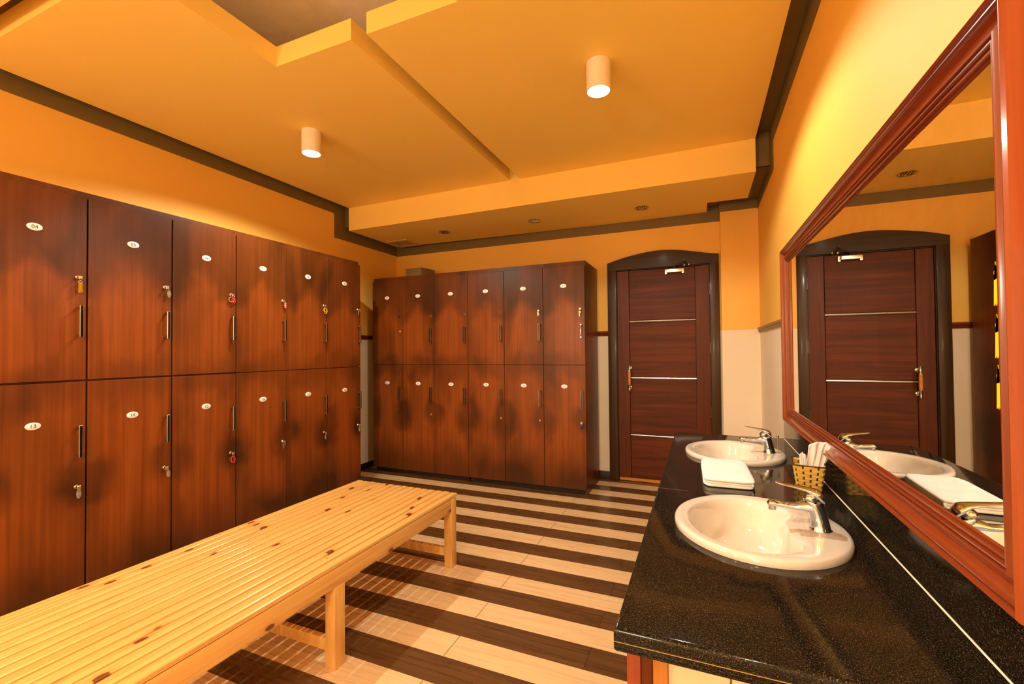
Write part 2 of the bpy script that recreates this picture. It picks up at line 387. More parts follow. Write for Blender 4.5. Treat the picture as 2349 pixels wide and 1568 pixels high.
# ------------------------------------------------------------------ door
dr = bpy.data.objects.new('door_1', None); C.objects.link(dr); dr['kind'] = 'structure'; dr.location = (-.32, YW, 0)
def dl(x, y, z): return (x+.32, y-YW, z)
def P(name, b, mt, par=None, ang=35):
    bmesh.ops.translate(b, vec=(.32, -YW, 0), verts=b.verts); return obj(name, b, mt, par or dr, ang)
arch = [(-.796, 2.006), (-.73, 2.026), (-.659, 2.045), (-.585, 2.060), (-.509, 2.073), (-.44, 2.082), (-.37, 2.088), (-.29, 2.088), (-.221, 2.083), (-.15, 2.073), (-.083, 2.060), (-.015, 2.045), (.051, 2.031), (.105, 2.020), (.1504, 2.014)]
b = new()
poly = [(-.796, 1.94)]+arch+[(.1504, 1.94)]
prism(b, poly, YW-.028, YW+.0, plane='xz'); box(b, (DL, YW-.0, DT-.012), (DR, YW+.09, DT))
hd = P('frame_head', b, M_arch)
b = new(); bbox(b, (-.796, YW-.028, 0), (DL+.002, YW, 1.94), .003); box(b, (DL-.0, YW-.01, 0), (DL+.006, YW+.09, DT)); P('frame_jamb', b, M_frame)
b = new(); bbox(b, (DR-.002, YW-.028, 0), (.1504, YW, 1.94), .003); box(b, (DR-.006, YW-.01, 0), (DR, YW+.09, DT)); P('frame_jamb', b, M_frame)
b = new()
y0, y1 = YW+.002, YW+.040
bbox(b, (DL+.008, y0, .03), (-.606, y1, 1.930), .002, 1); bbox(b, (-.037, y0, .03), (DR-.008, y1, 1.930), .002, 1)
leaf = P('door_leaf', b, M_stile)
for za, zb in ((.03, .414), (.430, .934), (.952, 1.452), (1.469, 1.930)):
    b = new(); bbox(b, (-.6035, y0+.003, za), (-.0395, y1-.003, zb), .003, 1); P('door_panel', b, M_panel, None)
for za, zb in ((.414, .430), (.934, .952), (1.452, 1.469)):
    b = new(); prism(b, [(y0+.010, za), (y0+.001, za+.003), (y0-.001, (za+zb)/2), (y0+.001, zb-.003), (y0+.010, zb)], -.604, -.039, plane='yz')
    P('inlay_strip', b, M_steel)
b = new(); box(b, (DL+.01, y0, .004), (DR-.01, y1, .029)); P('bottom_rail', b, M_orange)
# pull handle
hr = new(); hx, hy = -.603, YW-.05
lathe(hr, [(.0085, .828), (.010, .833), (.0085, .836), (.0085, .876), (.0105, .880), (.0105, .884)], (hx, hy, 0), n=16)
lathe(hr, [(.0105, 1.008), (.0105, 1.012), (.0085, 1.016), (.0085, 1.056), (.010, 1.060), (.0085, 1.064)], (hx, hy, 0), n=16)
for z in (.858, 1.032):
    tube(hr, [(hx, hy, z), (hx, YW+.002, z)], .007, 12)
    lathe(hr, [(.017, 0), (.017, .004), (.010, .007)], (hx, YW+.002, z), 'y', 16)
h_ = P('pull_handle', hr, M_chrome)
b = new(); lathe(b, [(.0095, .884), (.0115, .90), (.0115, .99), (.0095, 1.008)], (hx, hy, 0), n=16); P('wooden_grip', b, M_orange, h_)
# closer
b = new()
bbox(b, (-.272, YW-.045, 1.882), (-.142, YW+.002, 1.912), .004); bbox(b, (-.287, YW-.014, 1.872), (-.268, YW+.002, 1.915), .002); bbox(b, (-.146, YW-.014, 1.872), (-.127, YW+.002, 1.915), .002)
for x in (-.278, -.137):
    for z in (1.881, 1.906): lathe(b, [(.003, 0), (.003, .003)], (x, YW-.014, z), 'y', 10)
cl = P('door_closer', b, M_steel)
b = new(); tube(b, [(-.205, YW-.055, 1.93), (-.126, YW-.075, 1.965)], .006, 8); tube(b, [(-.126, YW-.075, 1.965), (-.085, YW-.03, 1.925)], .006, 8)
lathe(b, [(.012, 1.905), (.012, 1.932)], (-.205, YW-.03, 0), n=12); P('closer_arm', b, M_blackp, cl)
b = new()
for x, z in ((-.123, 1.940), (-.089, 1.940)): lathe(b, [(.008, 0), (.008, .006), (.004, .008)], (x, YW-.028, z), 'y', 12)
lathe(b, [(.006, 0), (.008, .010), (.003, .020)], (-.123, YW-.060, 1.975), 'y', 12); P('closer_screw', b, M_chrome, cl)
for z in (1.72, 1.21, .66):
    b = new()
    for k in range(3): lathe(b, [(.0045, z-.046+.031*k), (.0045, z-.018+.031*k)], (DR-.005, YW-.005, 0), n=10)
    P('hinge', b, M_steel)

# ------------------------------------------------------------------ locker cabinets
def text_mesh(s, size):
    cu = bpy.data.curves.new('t', 'FONT'); cu.body = s; cu.size = size; cu.align_x = 'CENTER'; cu.align_y = 'CENTER'; cu.extrude = .0004; cu.resolution_u = 3
    o = bpy.data.objects.new('t', cu); C.objects.link(o); bpy.context.view_layer.update()
    me = bpy.data.meshes.new_from_object(o); C.objects.unlink(o); bpy.data.objects.remove(o)
    t = new(); t.from_mesh(me); bpy.data.meshes.remove(me); return t
def cabinet(loc, rz, w, H, nums, label, top_z, plz, g=.0018):
    """local frame: front faces -y, x runs left to right; six doors"""
    root = thing('locker_cabinet', label, 'locker', loc, rz, 'locker cabinets along the walls')
    W = 3*w; D = .486
    b = new()
    box(b, (.001, .020, .045), (.020, D, H-.02)); box(b, (W-.020, .020, 0 if nums[0] == '22' else .045), (W-.001, D, H-.02))
    box(b, (.001, .020, H-.020), (W-.001, D, H)); box(b, (.02, .020, top_z-.01), (W-.02, .034, H-.02))
    box(b, (.02, .020, 1.066), (W-.02, D, 1.090)); box(b, (.02, .020, .045), (W-.02, D, .063)); box(b, (.02, D-.008, .06), (W-.02, D, H-.02))
    for k in (1, 2): box(b, (k*w-.009, .024, .06), (k*w+.009, D-.01, H-.02))
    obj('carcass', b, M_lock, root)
    b = new(); box(b, (.01, .05, 0), (W-.022, .07, .045)); box(b, (.004, .07, 0), (.02, D, .045)); box(b, (.02, D-.02, 0), (W-.02, D, .045)); obj('plinth', b, M_dark, root)
    for r in (0, 1):
        za, zb = ((1.078+g*1.3, top_z), (.047, 1.078-g*1.3))[r]
        for k in range(3):
            num = nums[r*3+k]; x0, x1 = k*w+g, (k+1)*w-g
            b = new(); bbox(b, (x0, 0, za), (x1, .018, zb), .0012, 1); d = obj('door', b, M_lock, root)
            # plate
            t = new(); cx, cz = (x0+x1)/2, plz[r]
            rg = []
            for s_, yy in ((1, 0), (1, -.0016), (.93, -.0024), (.0001, -.0024)):
                rg.append([(cx+.0265*s_*math.cos(2*PI*i/32), yy, cz+.0165*s_*math.sin(2*PI*i/32)) for i in range(32)])
            rings(t, rg); tm = text_mesh(num, .0235)
            merge(t, tm, 1, Matrix.Translation((cx, -.0026, cz)) @ Matrix.Rotation(PI/2, 4, 'X'))
            obj('number_plate', t, [M_white, M_ink], d)
            # pull
            hz = (1.361, .793)[r]; hx = x1-.029
            special = num in ('24', '19')
            if num == '24':
                t = new(); tube(t, [(hx, -.020, hz-.045), (hx, -.022, hz), (hx, -.020, hz+.045)], [.0035, .005, .0035], 10)
                for q in (-.052, .052): lathe(t, [(.009, 0), (.009, .006), (.005, .018), (.004, .024)], (hx, 0, hz+q), 'y', 14)
                o = obj('handle', t, M_chrome, d); o['label'] = 'slim chrome handle'
            elif num == '19':
                t = new(); lathe(t, [(.010, 0), (.010, .002), (.004, .003)], (hx+.004, 0, 1.405), 'y', 14); obj('screw_rosette', t, M_orange, d)
            else:
                t = new(); bbox(t, (hx-.0075, -.030, hz-.075), (hx+.0075, -.026, hz+.075), .001, 1)
                for q in (-.066, .066): bbox(t, (hx-.0060, -.026, hz+q-.0045), (hx+.0060, 0, hz+q+.0045), .001, 1)
                bbox(t, (hx-.0045, -.0312, hz-.074), (hx+.0045, -.030, hz+.074), .0004, 1, 1)
                obj('handle', t, [M_pull, M_black], d)
            # lock
            lz = ((1.570, .579) if rz else (1.547, .602))[r]; lx = x1-.034
            empty = num in ('19', '20', '21', '22', '25', '27')
            t = new()
            if empty:
                lathe(t, [(.0085, -.0005), (.0088, .0012), (.0070, .0014)], (lx, 0, lz), 'y', 18, 0, (False, False))
                lathe(t, [(.0070, .0006)]*1+[(.0069, .0010)], (lx, 0, lz), 'y', 18, 1)
                o = obj('lock_hole', t, [M_orange if num in ('20', '22', '27') else M_steel, M_black], d)
            else:
                rr = .0095
                lathe(t, [(rr*1.1, -.001), (rr*1.15, .002), (rr, .006), (rr*.72, .008), (rr*.7, .007)], (lx, 0, lz), 'y', 20)
                box(t, (lx-.0012, -.0076, lz-.005), (lx+.0012, -.0068, lz+.005), 1)
                obj('lock', t, [M_brass if num in ('04', '13', '14', '15', '17') else M_steel, M_black], d)
    return root
WL, WB = .3757, .3668
xl0 = -2.727
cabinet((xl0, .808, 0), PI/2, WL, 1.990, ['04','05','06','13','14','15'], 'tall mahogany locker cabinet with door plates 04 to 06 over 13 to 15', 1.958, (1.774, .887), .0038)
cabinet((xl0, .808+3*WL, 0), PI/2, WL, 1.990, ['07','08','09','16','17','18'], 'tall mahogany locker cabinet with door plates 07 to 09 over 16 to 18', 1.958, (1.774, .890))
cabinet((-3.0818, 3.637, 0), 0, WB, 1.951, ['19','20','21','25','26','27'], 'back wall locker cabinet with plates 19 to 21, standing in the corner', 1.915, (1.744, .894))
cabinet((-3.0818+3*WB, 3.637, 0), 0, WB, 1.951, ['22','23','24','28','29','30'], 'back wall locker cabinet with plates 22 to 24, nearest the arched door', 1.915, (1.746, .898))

# keys and fobs left hanging in the locks; local frame: front faces -y, origin at lock centre
def key_base(b, drop=.0, tilt=0):
    bbox(b, (-.0075, -.024, -.010), (.0075, -.0215, .006), .001, 1)      # bow
    box(b, (-.002, -.022, -.001), (.002, -.008, .001))                   # shank in the lock
    torus(b, (0, -.023, -.014), .0075, .0009, (1, .3, 0), 18, 6)
def keyset(num, row, k, left, kind, label):
    if left: yy = .808+(k+1)*WL-.0018-.034; loc = (xl0, yy, (1.570, .579)[row]); rz = PI/2
    else: loc = (-3.0818+(k+1)*WB-.0018-.034, 3.637, (1.547, .602)[row]); rz = 0
    root = thing('key', label, 'key', loc, rz, 'locker keys with fobs')
    b = new(); key_base(b)
    if kind in ('keys', 'brasskey'):
        s = .9 if kind == 'keys' else 1.2
        bbox(b, (-.012, -.016, -.030*s), (.003, -.014, -.016*s), .001, 1); bbox(b, (-.010, -.0155, -.055*s), (-.004, -.0140, -.029*s), .0005, 1)
        if kind == 'keys': bbox(b, (.000, -.012, -.045), (.005, -.0108, -.018), .0005, 1)
        obj('key_blade', b, M_brass if kind == 'brasskey' else M_steel, root)
        return
    obj('key_blade', b, M_steel if kind not in ('yellow', 'oval') else M_brass, root)
    t = new()
    if kind == 'yellow':
        lathe(t, [(.002, -.024), (.0065, -.028), (.0085, -.036), (.0068, -.048), (.0095, -.062), (.0085, -.072), (.003, -.076)], (.004, -.014, 0), n=16); mt = M_yclear
    elif kind == 'clear':
        t2 = new(); ell(t2, (.012, -.013, -.036), (.0075, .0022, .019)); merge(t, t2); torus(t, (.012, -.013, -.036), .017, .0012, (.3, 1, 0), 24, 6, .5, 1.1); mt = M_clear
    elif kind == 'tag':
        ell(t, (.006, -.011, -.037), (.009, .0022, .018)); mt = M_clear
    elif kind == 'oval':
        ell(t, (.004, -.011, -.034), (.008, .0025, .021)); torus(t, (.004, -.011, -.034), .018, .0011, (0, 1, 0), 24, 6, .48, 1.15, 0); mt = M_clear
    elif kind == 'redround':
        torus(t, (-.006, -.014, -.030), .0155, .0022, (.25, 1, 0), 28, 8, .95, 1.0, 1); torus(t, (.010, -.011, -.036), .015, .0036, (-.3, 1, 0), 28, 8, .9, 1.0, 0); mt = [M_red, M_pink]
    elif kind == 'redoval':
        torus(t, (.007, -.012, -.043), .017, .0036, (0, 1, 0), 28, 8, .72, 1.15, 0); torus(t, (-.005, -.016, -.036), .015, .0010, (.3, 1, 0), 24, 6, .8, 1.0, 1); mt = [M_red, M_steel]
    elif kind == 'pink':
        ell(t, (.013, -.014, -.020), (.009, .004, .010)); ell(t, (.013, -.014, -.034), (.010, .005, .008)); ell(t, (.013, -.014, -.046), (.008, .004, .007)); mt = M_pink
    elif kind == 'yring':
        torus(t, (.009, -.012, -.040), .018, .0034, (.2, 1, 0), 28, 8, .62, 1.2, 0); torus(t, (-.002, -.016, -.034), .016, .0016, (.4, 1, 0), 24, 6, .7, 1.0, 0); mt = M_yel
    elif kind == 'green':
        ell(t, (.006, -.012, -.040), (.009, .003, .019)); mt = M_green
    elif kind == 'purple':
        ell(t, (-.004, -.010, -.034), (.008, .003, .017)); mt = M_purple
    t2 = t
    obj('fob', t2, mt, root)
    if kind in ('yellow', 'green', 'purple'):
        t = new(); torus(t, (.002, -.016, -.022), .006, .001, (.5, 1, 0), 16, 6); obj('split_ring', t, M_steel, root)
for a in [('04',0,0,1,'yellow','amber bottle-shaped key fob hanging on locker 04'), ('05',0,1,1,'clear','key with clear loop fob in the lock of locker 05'),
 ('06',0,2,1,'redround','key with round red and pale fobs on locker 06'), ('07',0,3,1,'pink','key with small pink figure fob on locker 07'),
 ('08',0,4,1,'yring','key with yellow oval ring fob on locker 08'), ('09',0,5,1,'keys','pair of plain steel keys in the lock of locker 09'),
 ('13',1,0,1,'oval','key with brassy clear oval fob on lower locker 13'), ('14',1,1,1,'clear','key with clear oval loop on lower locker 14'),
 ('15',1,2,1,'redoval','key with red oval ring fob on lower locker 15'), ('16',1,3,1,'keys','plain steel keys hanging in lower locker 16'),
 ('17',1,4,1,'tag','key with smoky clear tag on lower locker 17'), ('18',1,5,1,'green','key with bright green fob on lower locker 18'),
 ('23',0,4,0,'keys','steel keys hanging in the lock of locker 23'), ('24',0,5,0,'brasskey','pale brass key hanging in the lock of locker 24'),
 ('30',1,5,0,'purple','key with dark purple fob on lower locker 30')]:
    keyset(a[0], a[1], a[2], a[3], a[4], a[5])

# things lying on the back lockers
root = thing('cardboard_box', 'small grey-brown carton lying on top of the corner locker cabinet', 'box', (-2.68, 3.90, 1.951), -.12)
b = new(); bbox(b, (-.105, -.105, 0), (.105, .105, .098), .003); obj('box_body', b, M_box, root)
b = new(); box(b, (-.108, -.108, .0982), (.108, .108, .102)); obj('box_lid', b, M_box, root)
b = new(); vr = []
for i in range(13):
    x = -1.66+.33*i/12; h = .004+.030*max(0, math.sin(PI*(i/12)**1.7))+.004*math.sin(i*2.1)
    vr.append([(x, 3.80, 1.952+h*.6), (x, 3.86, 1.952+h), (x, 3.92, 1.952+h*.8), (x, 3.92, 1.951), (x, 3.80, 1.951)])
rings(b, vr); tag(obj('plastic_sheet', b, M_blackp), 'crumpled black sheet lying on top of locker cabinet above plates 22 and 23', 'sheet')

# ------------------------------------------------------------------ slatted pine bench
BX0, BX1, BY0, BY1, BZ = -2.0065, -1.2842, .42, 2.231, .397
bn = thing('slatted_bench', 'long low knotty pine bench with slatted top on striped floor', 'bench', (BX0, BY0, 0))
def PB(name, b, mt=M_pine, ang=35):
    bmesh.ops.translate(b, vec=(-BX0, -BY0, 0), verts=b.verts); return obj(name, b, mt, bn, ang)
pit = .04815
for i in range(15):
    x0 = BX0+i*pit; x1 = x0+.0405
    b = new(); t = new(); box(t, (x0, BY0, BZ-.015), (x1, BY1+random.uniform(-.002, .002), BZ))
    es = [e for e in t.edges if all(v.co.z > BZ-.001 for v in e.verts)]
    bmesh.ops.bevel(t, geom=es, offset=.0065, segments=4, profile=.5, affect='EDGES'); merge(b, t)
    sl = PB('slat', b, M_pine, 50)
leg_y = (.455, 1.305, 2.162)
zl = .310
b = new(); bbox(b, (BX1-.030, BY0+.01, zl), (BX1-.006, BY1-.070, BZ-.0185), .002); PB('apron', b)
b = new(); bbox(b, (BX0+.006, BY0+.01, zl), (BX0+.030, BY1-.070, BZ-.0185), .002); PB('apron', b)
b = new(); bbox(b, (BX0+.056, BY1-.040, zl), (BX1-.056, BY1-.016, BZ-.0185), .002); PB('end_rail', b)
for y in leg_y[:2]:
    b = new(); bbox(b, (BX0+.032, y+.010, BZ-.06), (BX1-.032, y+.040, BZ-.0185), .002); PB('cross_rail', b)
for y in leg_y:
    full = y > 2
    for xa in (BX0+.004, BX1-.054):
        b = new(); bbox(b, (xa, y, 0), (xa+.050, y+.051, (BZ-.0185) if full else zl-.001), .003); PB('leg', b, M_pleg)
    b = new(); bbox(b, (BX0+.055, y+.012, .055), (BX1-.055, y+.036, .10), .002); PB('stretcher', b, M_pleg)
plug = None
for y in (1.332, 2.185, .48):
    for i in range(15):
        if (i*7+int(y*10)) % 3 == 0: continue
        px, py = i*pit+.02, y+.008*math.sin(i)-BY0
        if plug is None:
            b = new(); lathe(b, [(.0035, -.0002), (.0035, .0003)], (0, 0, BZ), n=12); plug = obj('screw_plug', b, M_tan, bn); plug.location = (px, py, 0)
        else:
            q = plug.copy(); C.objects.link(q); q.parent = bn; q.location = (px, py, 0)

# ------------------------------------------------------------------ vanity: cabinet, counter, backsplash
CX0, CY0, CY1, CZ = -.1564, .838, 2.954, .688
SK = [(.139, 1.452), (.139, 2.437)]
SA, SB = .220, .250
vc = thing('vanity_cabinet', 'vanity base with cream end panel and wooden battens under black counter', 'cabinet', (-.14, .88, 0))
def PV(name, b, mt): bmesh.ops.translate(b, vec=(.14, -.88, 0), verts=b.verts); return obj(name, b, mt, vc)
zt = CZ-.0455
b = new(); bbox(b, (-.143, .900, 0), (-.117, .925, zt), .001, 1); PV('red_batten', b, M_mahogv)
b = new(); bbox(b, (-.1165, .902, 0), (-.094, .925, zt), .001, 1); PV('dark_batten', b, M_stile)
b = new(); bbox(b, (-.0935, .894, 0), (-.067, .925, zt), .001, 1); PV('tan_batten', b, M_tan)
b = new(); box(b, (-.0665, .905, 0), (XR-.001, .925, zt)); PV('end_panel', b, M_cream)
b = new(); box(b, (-.120, 2.88, 0), (XR-.001, 2.90, zt)); PV('end_panel', b, M_cream)
b = new(); box(b, (-.120, .926, 0), (-.10, 2.879, .06)); PV('plinth', b, M_dark)
for i in range(4):
    ya = .93+i*.487; b = new(); bbox(b, (-.128, ya, .065), (-.108, ya+.483, zt-.004), .002); d = PV('door', b, M_stile)
    b = new(); ky = ya+(.44 if i % 2 == 0 else .045); lathe(b, [(.008, -.128), (.006, -.136), (.012, -.146), (.010, -.152)], (0, ky, .50), 'x', 14)
    bmesh.ops.translate(b, vec=(.14, -.88, 0), verts=b.verts); obj('knob', b, M_steel, d)
# a squiggle of sealant on the end panel
b = new(); tube(b, [(.042, .9035, .640), (.038, .9035, .63), (.041, .9035, .60), (.037, .9035, .575), (.043, .9035, .56)], .0014, 6); PV('sealant_run', b, M_rubber)

ct = thing('granite_countertop', 'black speckled granite countertop with two cream basins set in it', 'countertop', (CX0, CY0, 0))
b = new()
def ellipse_pts(c, a, bb, n=64): return [(c[0]+a*math.cos(2*PI*i/n), c[1]+bb*math.sin(2*PI*i/n)) for i in range(n)]
X1c = XR-.004
ins = .008
outer = [(CX0+ins, CY0+ins), (X1c, CY0+ins), (X1c, CY1-.002), (CX0+ins, CY1-.002)]
for zz in (CZ, CZ-.0450):
    es = []
    for lp in [outer]+[ellipse_pts(c, SA-.022, SB-.022) for c in SK]:
        vs_ = [b.verts.new((x, y, zz)) for x, y in lp]
        es += [b.edges.new((vs_[i], vs_[(i+1) % len(vs_)])) for i in range(len(vs_))]
    bmesh.ops.triangle_fill(b, use_beauty=True, edges=es)
for c in SK:
    e0 = ellipse_pts(c, SA-.022, SB-.022); rings(b, [[(x, y, CZ) for x, y in e0], [(x, y, CZ-.045) for x, y in e0]], cap0=False, cap1=False)
# edge profile on front and near end
def rect(o, z): return [(CX0+o, CY0+o, z), (X1c, CY0+o, z), (X1c, CY1-.002, z), (CX0+o, CY1-.002, z)]
pr = [(ins, CZ), (.0045, CZ-.0012), (.0015, CZ-.0045), (0, CZ-.009), (0, CZ-.0235), (.0012, CZ-.0245), (.0012, CZ-.0260), (0, CZ-.0265), (0, CZ-.037), (.003, CZ-.0425), (ins, CZ-.045)]
rr = [[b.verts.new(p) for p in rect(o, z)] for o, z in pr]
for k, (p, q) in enumerate(zip(rr, rr[1:])):
    for i in range(4):
        f = b.faces.new((p[i], p[(i+1) % 4], q[(i+1) % 4], q[i])); f.material_index = 1 if k == 5 else 0
bmesh.ops.remove_doubles(b, verts=b.verts, dist=.0004)
bmesh.ops.translate(b, vec=(-CX0, -CY0, 0), verts=b.verts); obj('counter_slab', b, [M_gran, M_ygrout], ct, 30)
b = new(); box(b, (.006, .905, CZ-.0005), (.105, .909, CZ+.0002)); obj('slab_joint', b, M_rubber, ct)
b = new(); box(b, (XR-.018, CY0, CZ+.0005), (XR-.001, 2.945, .845)); tag(obj('backsplash', b, M_gran), 'upright black granite strip along wall below the framed mirror', 'backsplash')
b = new(); prism(b, [(XR-.018, CZ), (XR-.0205, CZ), (XR-.0198, CZ+.001), (XR-.018, CZ+.0022)], CY0+.004, 2.93, plane='xz')
bmesh.ops.translate(b, vec=(-CX0, -CY0, 0), verts=b.verts); obj('caulk_line', b, M_caulk, ct)

# ------------------------------------------------------------------ basins
def basin_mesh():
    b = new(); n = 96; z = lambda h: h
    def bowlx(y): pass
    cb = (-.022, 0.0)
    def r_out(th):
        # ray from cb to outer ellipse
        dx, dy = math.cos(th), math.sin(th); A = (dx/SA)**2+(dy/SB)**2; B_ = 2*cb[0]*dx/SA**2; Cc = (cb[0]/SA)**2-1
        return (-B_+math.sqrt(B_*B_-4*A*Cc))/(2*A)
    def r_bowl(th):
        dx, dy = math.cos(th), math.sin(th); r = 1/math.sqrt((dx/.160)**2+(dy/.207)**2)
        # tap deck bulges into the bowl on the wall side
        lim = .098
        x = r*dx; y = r*dy
        if dx > 0:
            wgt = 1/(1+(abs(y+.012)/.112)**8)
            x2 = x*(1-wgt)+min(x, lim)*wgt if x > lim else x
            if x > 1e-6: r = r*x2/x
        return r
    prof = []
    for k in range(n):
        th = 2*PI*k/n; ro, rb = r_out(th), r_bowl(th); col = []
        d = max(0.0, 1-abs(th if th < PI else th-2*PI)/1.0)
        for s_, h in ((1.0, .0005), (1.004, .006), (1.0, .012), (.985, .0175), (.965, .0195)):
            col.append((ro*s_, h))
        for t, h in ((.30, .0195), (.65, .0185), (.88, .0172), (1.0, .0145)):
            col.append((ro*.965+(rb-ro*.965)*t, h))
        for s_, h in ((.975, .008), (.94, -.010), (.90, -.035), (.85, -.062), (.77, -.088), (.64, -.106), (.45, -.117), (.24, -.122), (.10, -.124)):
            col.append((rb*s_, h))
        prof.append([(cb[0]+r*math.cos(th), r*math.sin(th), h) for r, h in col])
    m_ = len(prof[0])
    rings(b, [[prof[k][j] for k in range(n)] for j in range(m_)], cap0=False, cap1=True)
    # underside shell so that the bowl has thickness
    rings(b, [[(x*.985, y*.985, h-.006) if j < 1 else (x, y, h-.008) for (x, y, h) in [prof[k][j] for k in range(n)]] for j in (9, 11, 13, 15, 17)], cap0=False, cap1=True)
    return b
def faucet(loc, label, rod=True):
    root = thing('mixer_tap', label, 'tap', loc, 0, 'chrome basin taps')
    b = new()
    def ringe(c, rx, ry, tilt=0, n=28):
        return [(c[0]+rx*math.cos(2*PI*i/n)*math.cos(tilt), c[1]+ry*math.sin(2*PI*i/n), c[2]+rx*math.cos(2*PI*i/n)*math.sin(tilt)) for i in range(n)]
    rings(b, [ringe((0, 0, 0), .0265, .025), ringe((0, 0, .003), .0265, .025), ringe((-.0005, 0, .006), .0240, .0235), ringe((-.004, 0, .030), .0225, .0225, -.05), ringe((-.010, 0, .055), .0235, .0220, -.15), ringe((-.015, 0, .072), .0245, .0225, -.22), ringe((-.0155, 0, .075), .0235, .0215, -.22)])
    obj('tap_body', b, M_chrome, root)
    b = new(); pts = [(-.018, 0, .060), (-.040, 0, .060), (-.058, 0, .056), (-.085, 0, .058), (-.110, 0, .060), (-.122, 0, .060), (-.127, 0, .058)]
    rs = []
    for (x, y, zz), (ry, rz_) in zip(pts, [(.021, .019), (.018, .014), (.0125, .0095), (.012, .009), (.0125, .0095), (.0105, .0085), (.005, .004)]):
        rs.append([(x, y+ry*math.cos(2*PI*i/20), zz+rz_*math.sin(2*PI*i/20)) for i in range(20)])
    rings(b, rs); s = obj('spout', b, M_chrome, root)
    b = new(); lathe(b, [(.0095, .056), (.0100, .045), (.0092, .042), (.0078, .042)], (-.114, 0, 0), n=20); obj('aerator', b, M_steel, s)
    b = new()
    rs = []
    for (x, zz, ry, rz_) in [(.010, .074, .008, .006), (.007, .082, .018, .013), (0, .090, .0215, .017), (-.010, .097, .0215, .014), (-.024, .104, .0175, .009), (-.042, .109, .014, .0058), (-.062, .1125, .0125, .0042), (-.082, .1155, .0120, .0036), (-.097, .118, .0105, .0034), (-.104, .119, .006, .002)]:
        rs.append([(x, ry*math.cos(2*PI*i/20), zz+rz_*math.sin(2*PI*i/20)) for i in range(20)])
    rings(b, rs); ell(b, (-.022, 0, .084), (.019, .0175, .0145)); obj('lever', b, M_chrome, root)
    if not rod: return root
    b = new(); lathe(b, [(.0018, .0), (.0018, .062), (.0030, .068), (.0062, .078), (.0058, .081)], (.038, .020, 0), n=12); obj('pop_up_rod', b, M_chrome, root)
    return root
for i, (cx, cy) in enumerate(SK):
    root = thing('wash_basin', ['oval cream basin nearest the camera, sunk in black counter', 'far oval cream basin beyond the folded white towel'][i], 'basin', (cx, cy, CZ), 0, 'oval basins set in the counter')
    o = obj('bowl', basin_mesh(), M_cer, root, 50)
    b = new(); lathe(b, [(.021, -.1238), (.021, -.1215), (.016, -.1205), (.015, -.1225)], (-.022, 0, 0), n=20); obj('drain', b, M_chrome, root)
    b = new(); lathe(b, [(.0065, 0), (.006, .002)], (-.150, .02, -.045), 'x', 12); obj('overflow_plug', b, M_rubber, root)
    faucet((cx+.153, cy-.003, CZ+.0185), ['chrome single-lever tap on the near basin', 'chrome single-lever tap on the far basin'][i], i == 1)

# ------------------------------------------------------------------ folded towel
def towel():
    b = new()
    def slab(cx, cy, hx, hy, z0, z1, rc, sk, seed):
        rs = []; n = 56; H = z1-z0
        for zf, ins in ((0, .010), (.12, .003), (.35, 0), (.65, 0), (.88, .003), (.97, .008), (1.0, .018), (1.03, .05)):
            ring = []
            for i in range(n):
                a = 2*PI*i/n; c_, s_ = math.cos(a), math.sin(a); e = 2/rc
                x = (hx-ins)*math.copysign(abs(c_)**e, c_); y = (hy-ins)*math.copysign(abs(s_)**e, s_)
                w_ = 1+.012*math.sin(3*a+seed)+.008*math.sin(7*a+seed*2)
                x *= w_; y *= w_; x += sk*y
                ring.append((cx+x, cy+y, z0+H*zf+(.0012*math.sin(9*x*20+seed)*math.sin(y*24) if zf > .9 else 0)))
            rs.append(ring)
        rings(b, rs)
    slab(.083, 1.995, .088, .170, .0005, .0105, 9.0, -.03, 1.0)
    slab(.086, 2.000, .086, .170, .0108, .0190, 9.0, -.03, 2.2)
    slab(.084, 1.996, .0875, .172, .0192, .0320, 8.0, -.03, 3.1)
    return obj('towel', b, M_towel, None, 60, (0, 0, CZ))
tw = towel(); tag(tw, 'folded white towel lying on counter between the two basins', 'towel')
# the rolled fold that joins the layers on the wall side
b = new(); rs = []
for k in range(13):
    y = 1.835+.325*k/12; cx = .160-.03*(y-1.995)
    e = math.sin(PI*min(1, (k+.6)/2.5)/2)*math.sin(PI*min(1, (12.6-k)/2.5)/2)
    rs.append([(cx+.0135*e*math.cos(2*PI*i/14), y, .0165+.0155*e*math.sin(2*PI*i/14)) for i in range(14)])
rings(b, rs); obj('rolled_fold', b, M_towel, tw, 60)

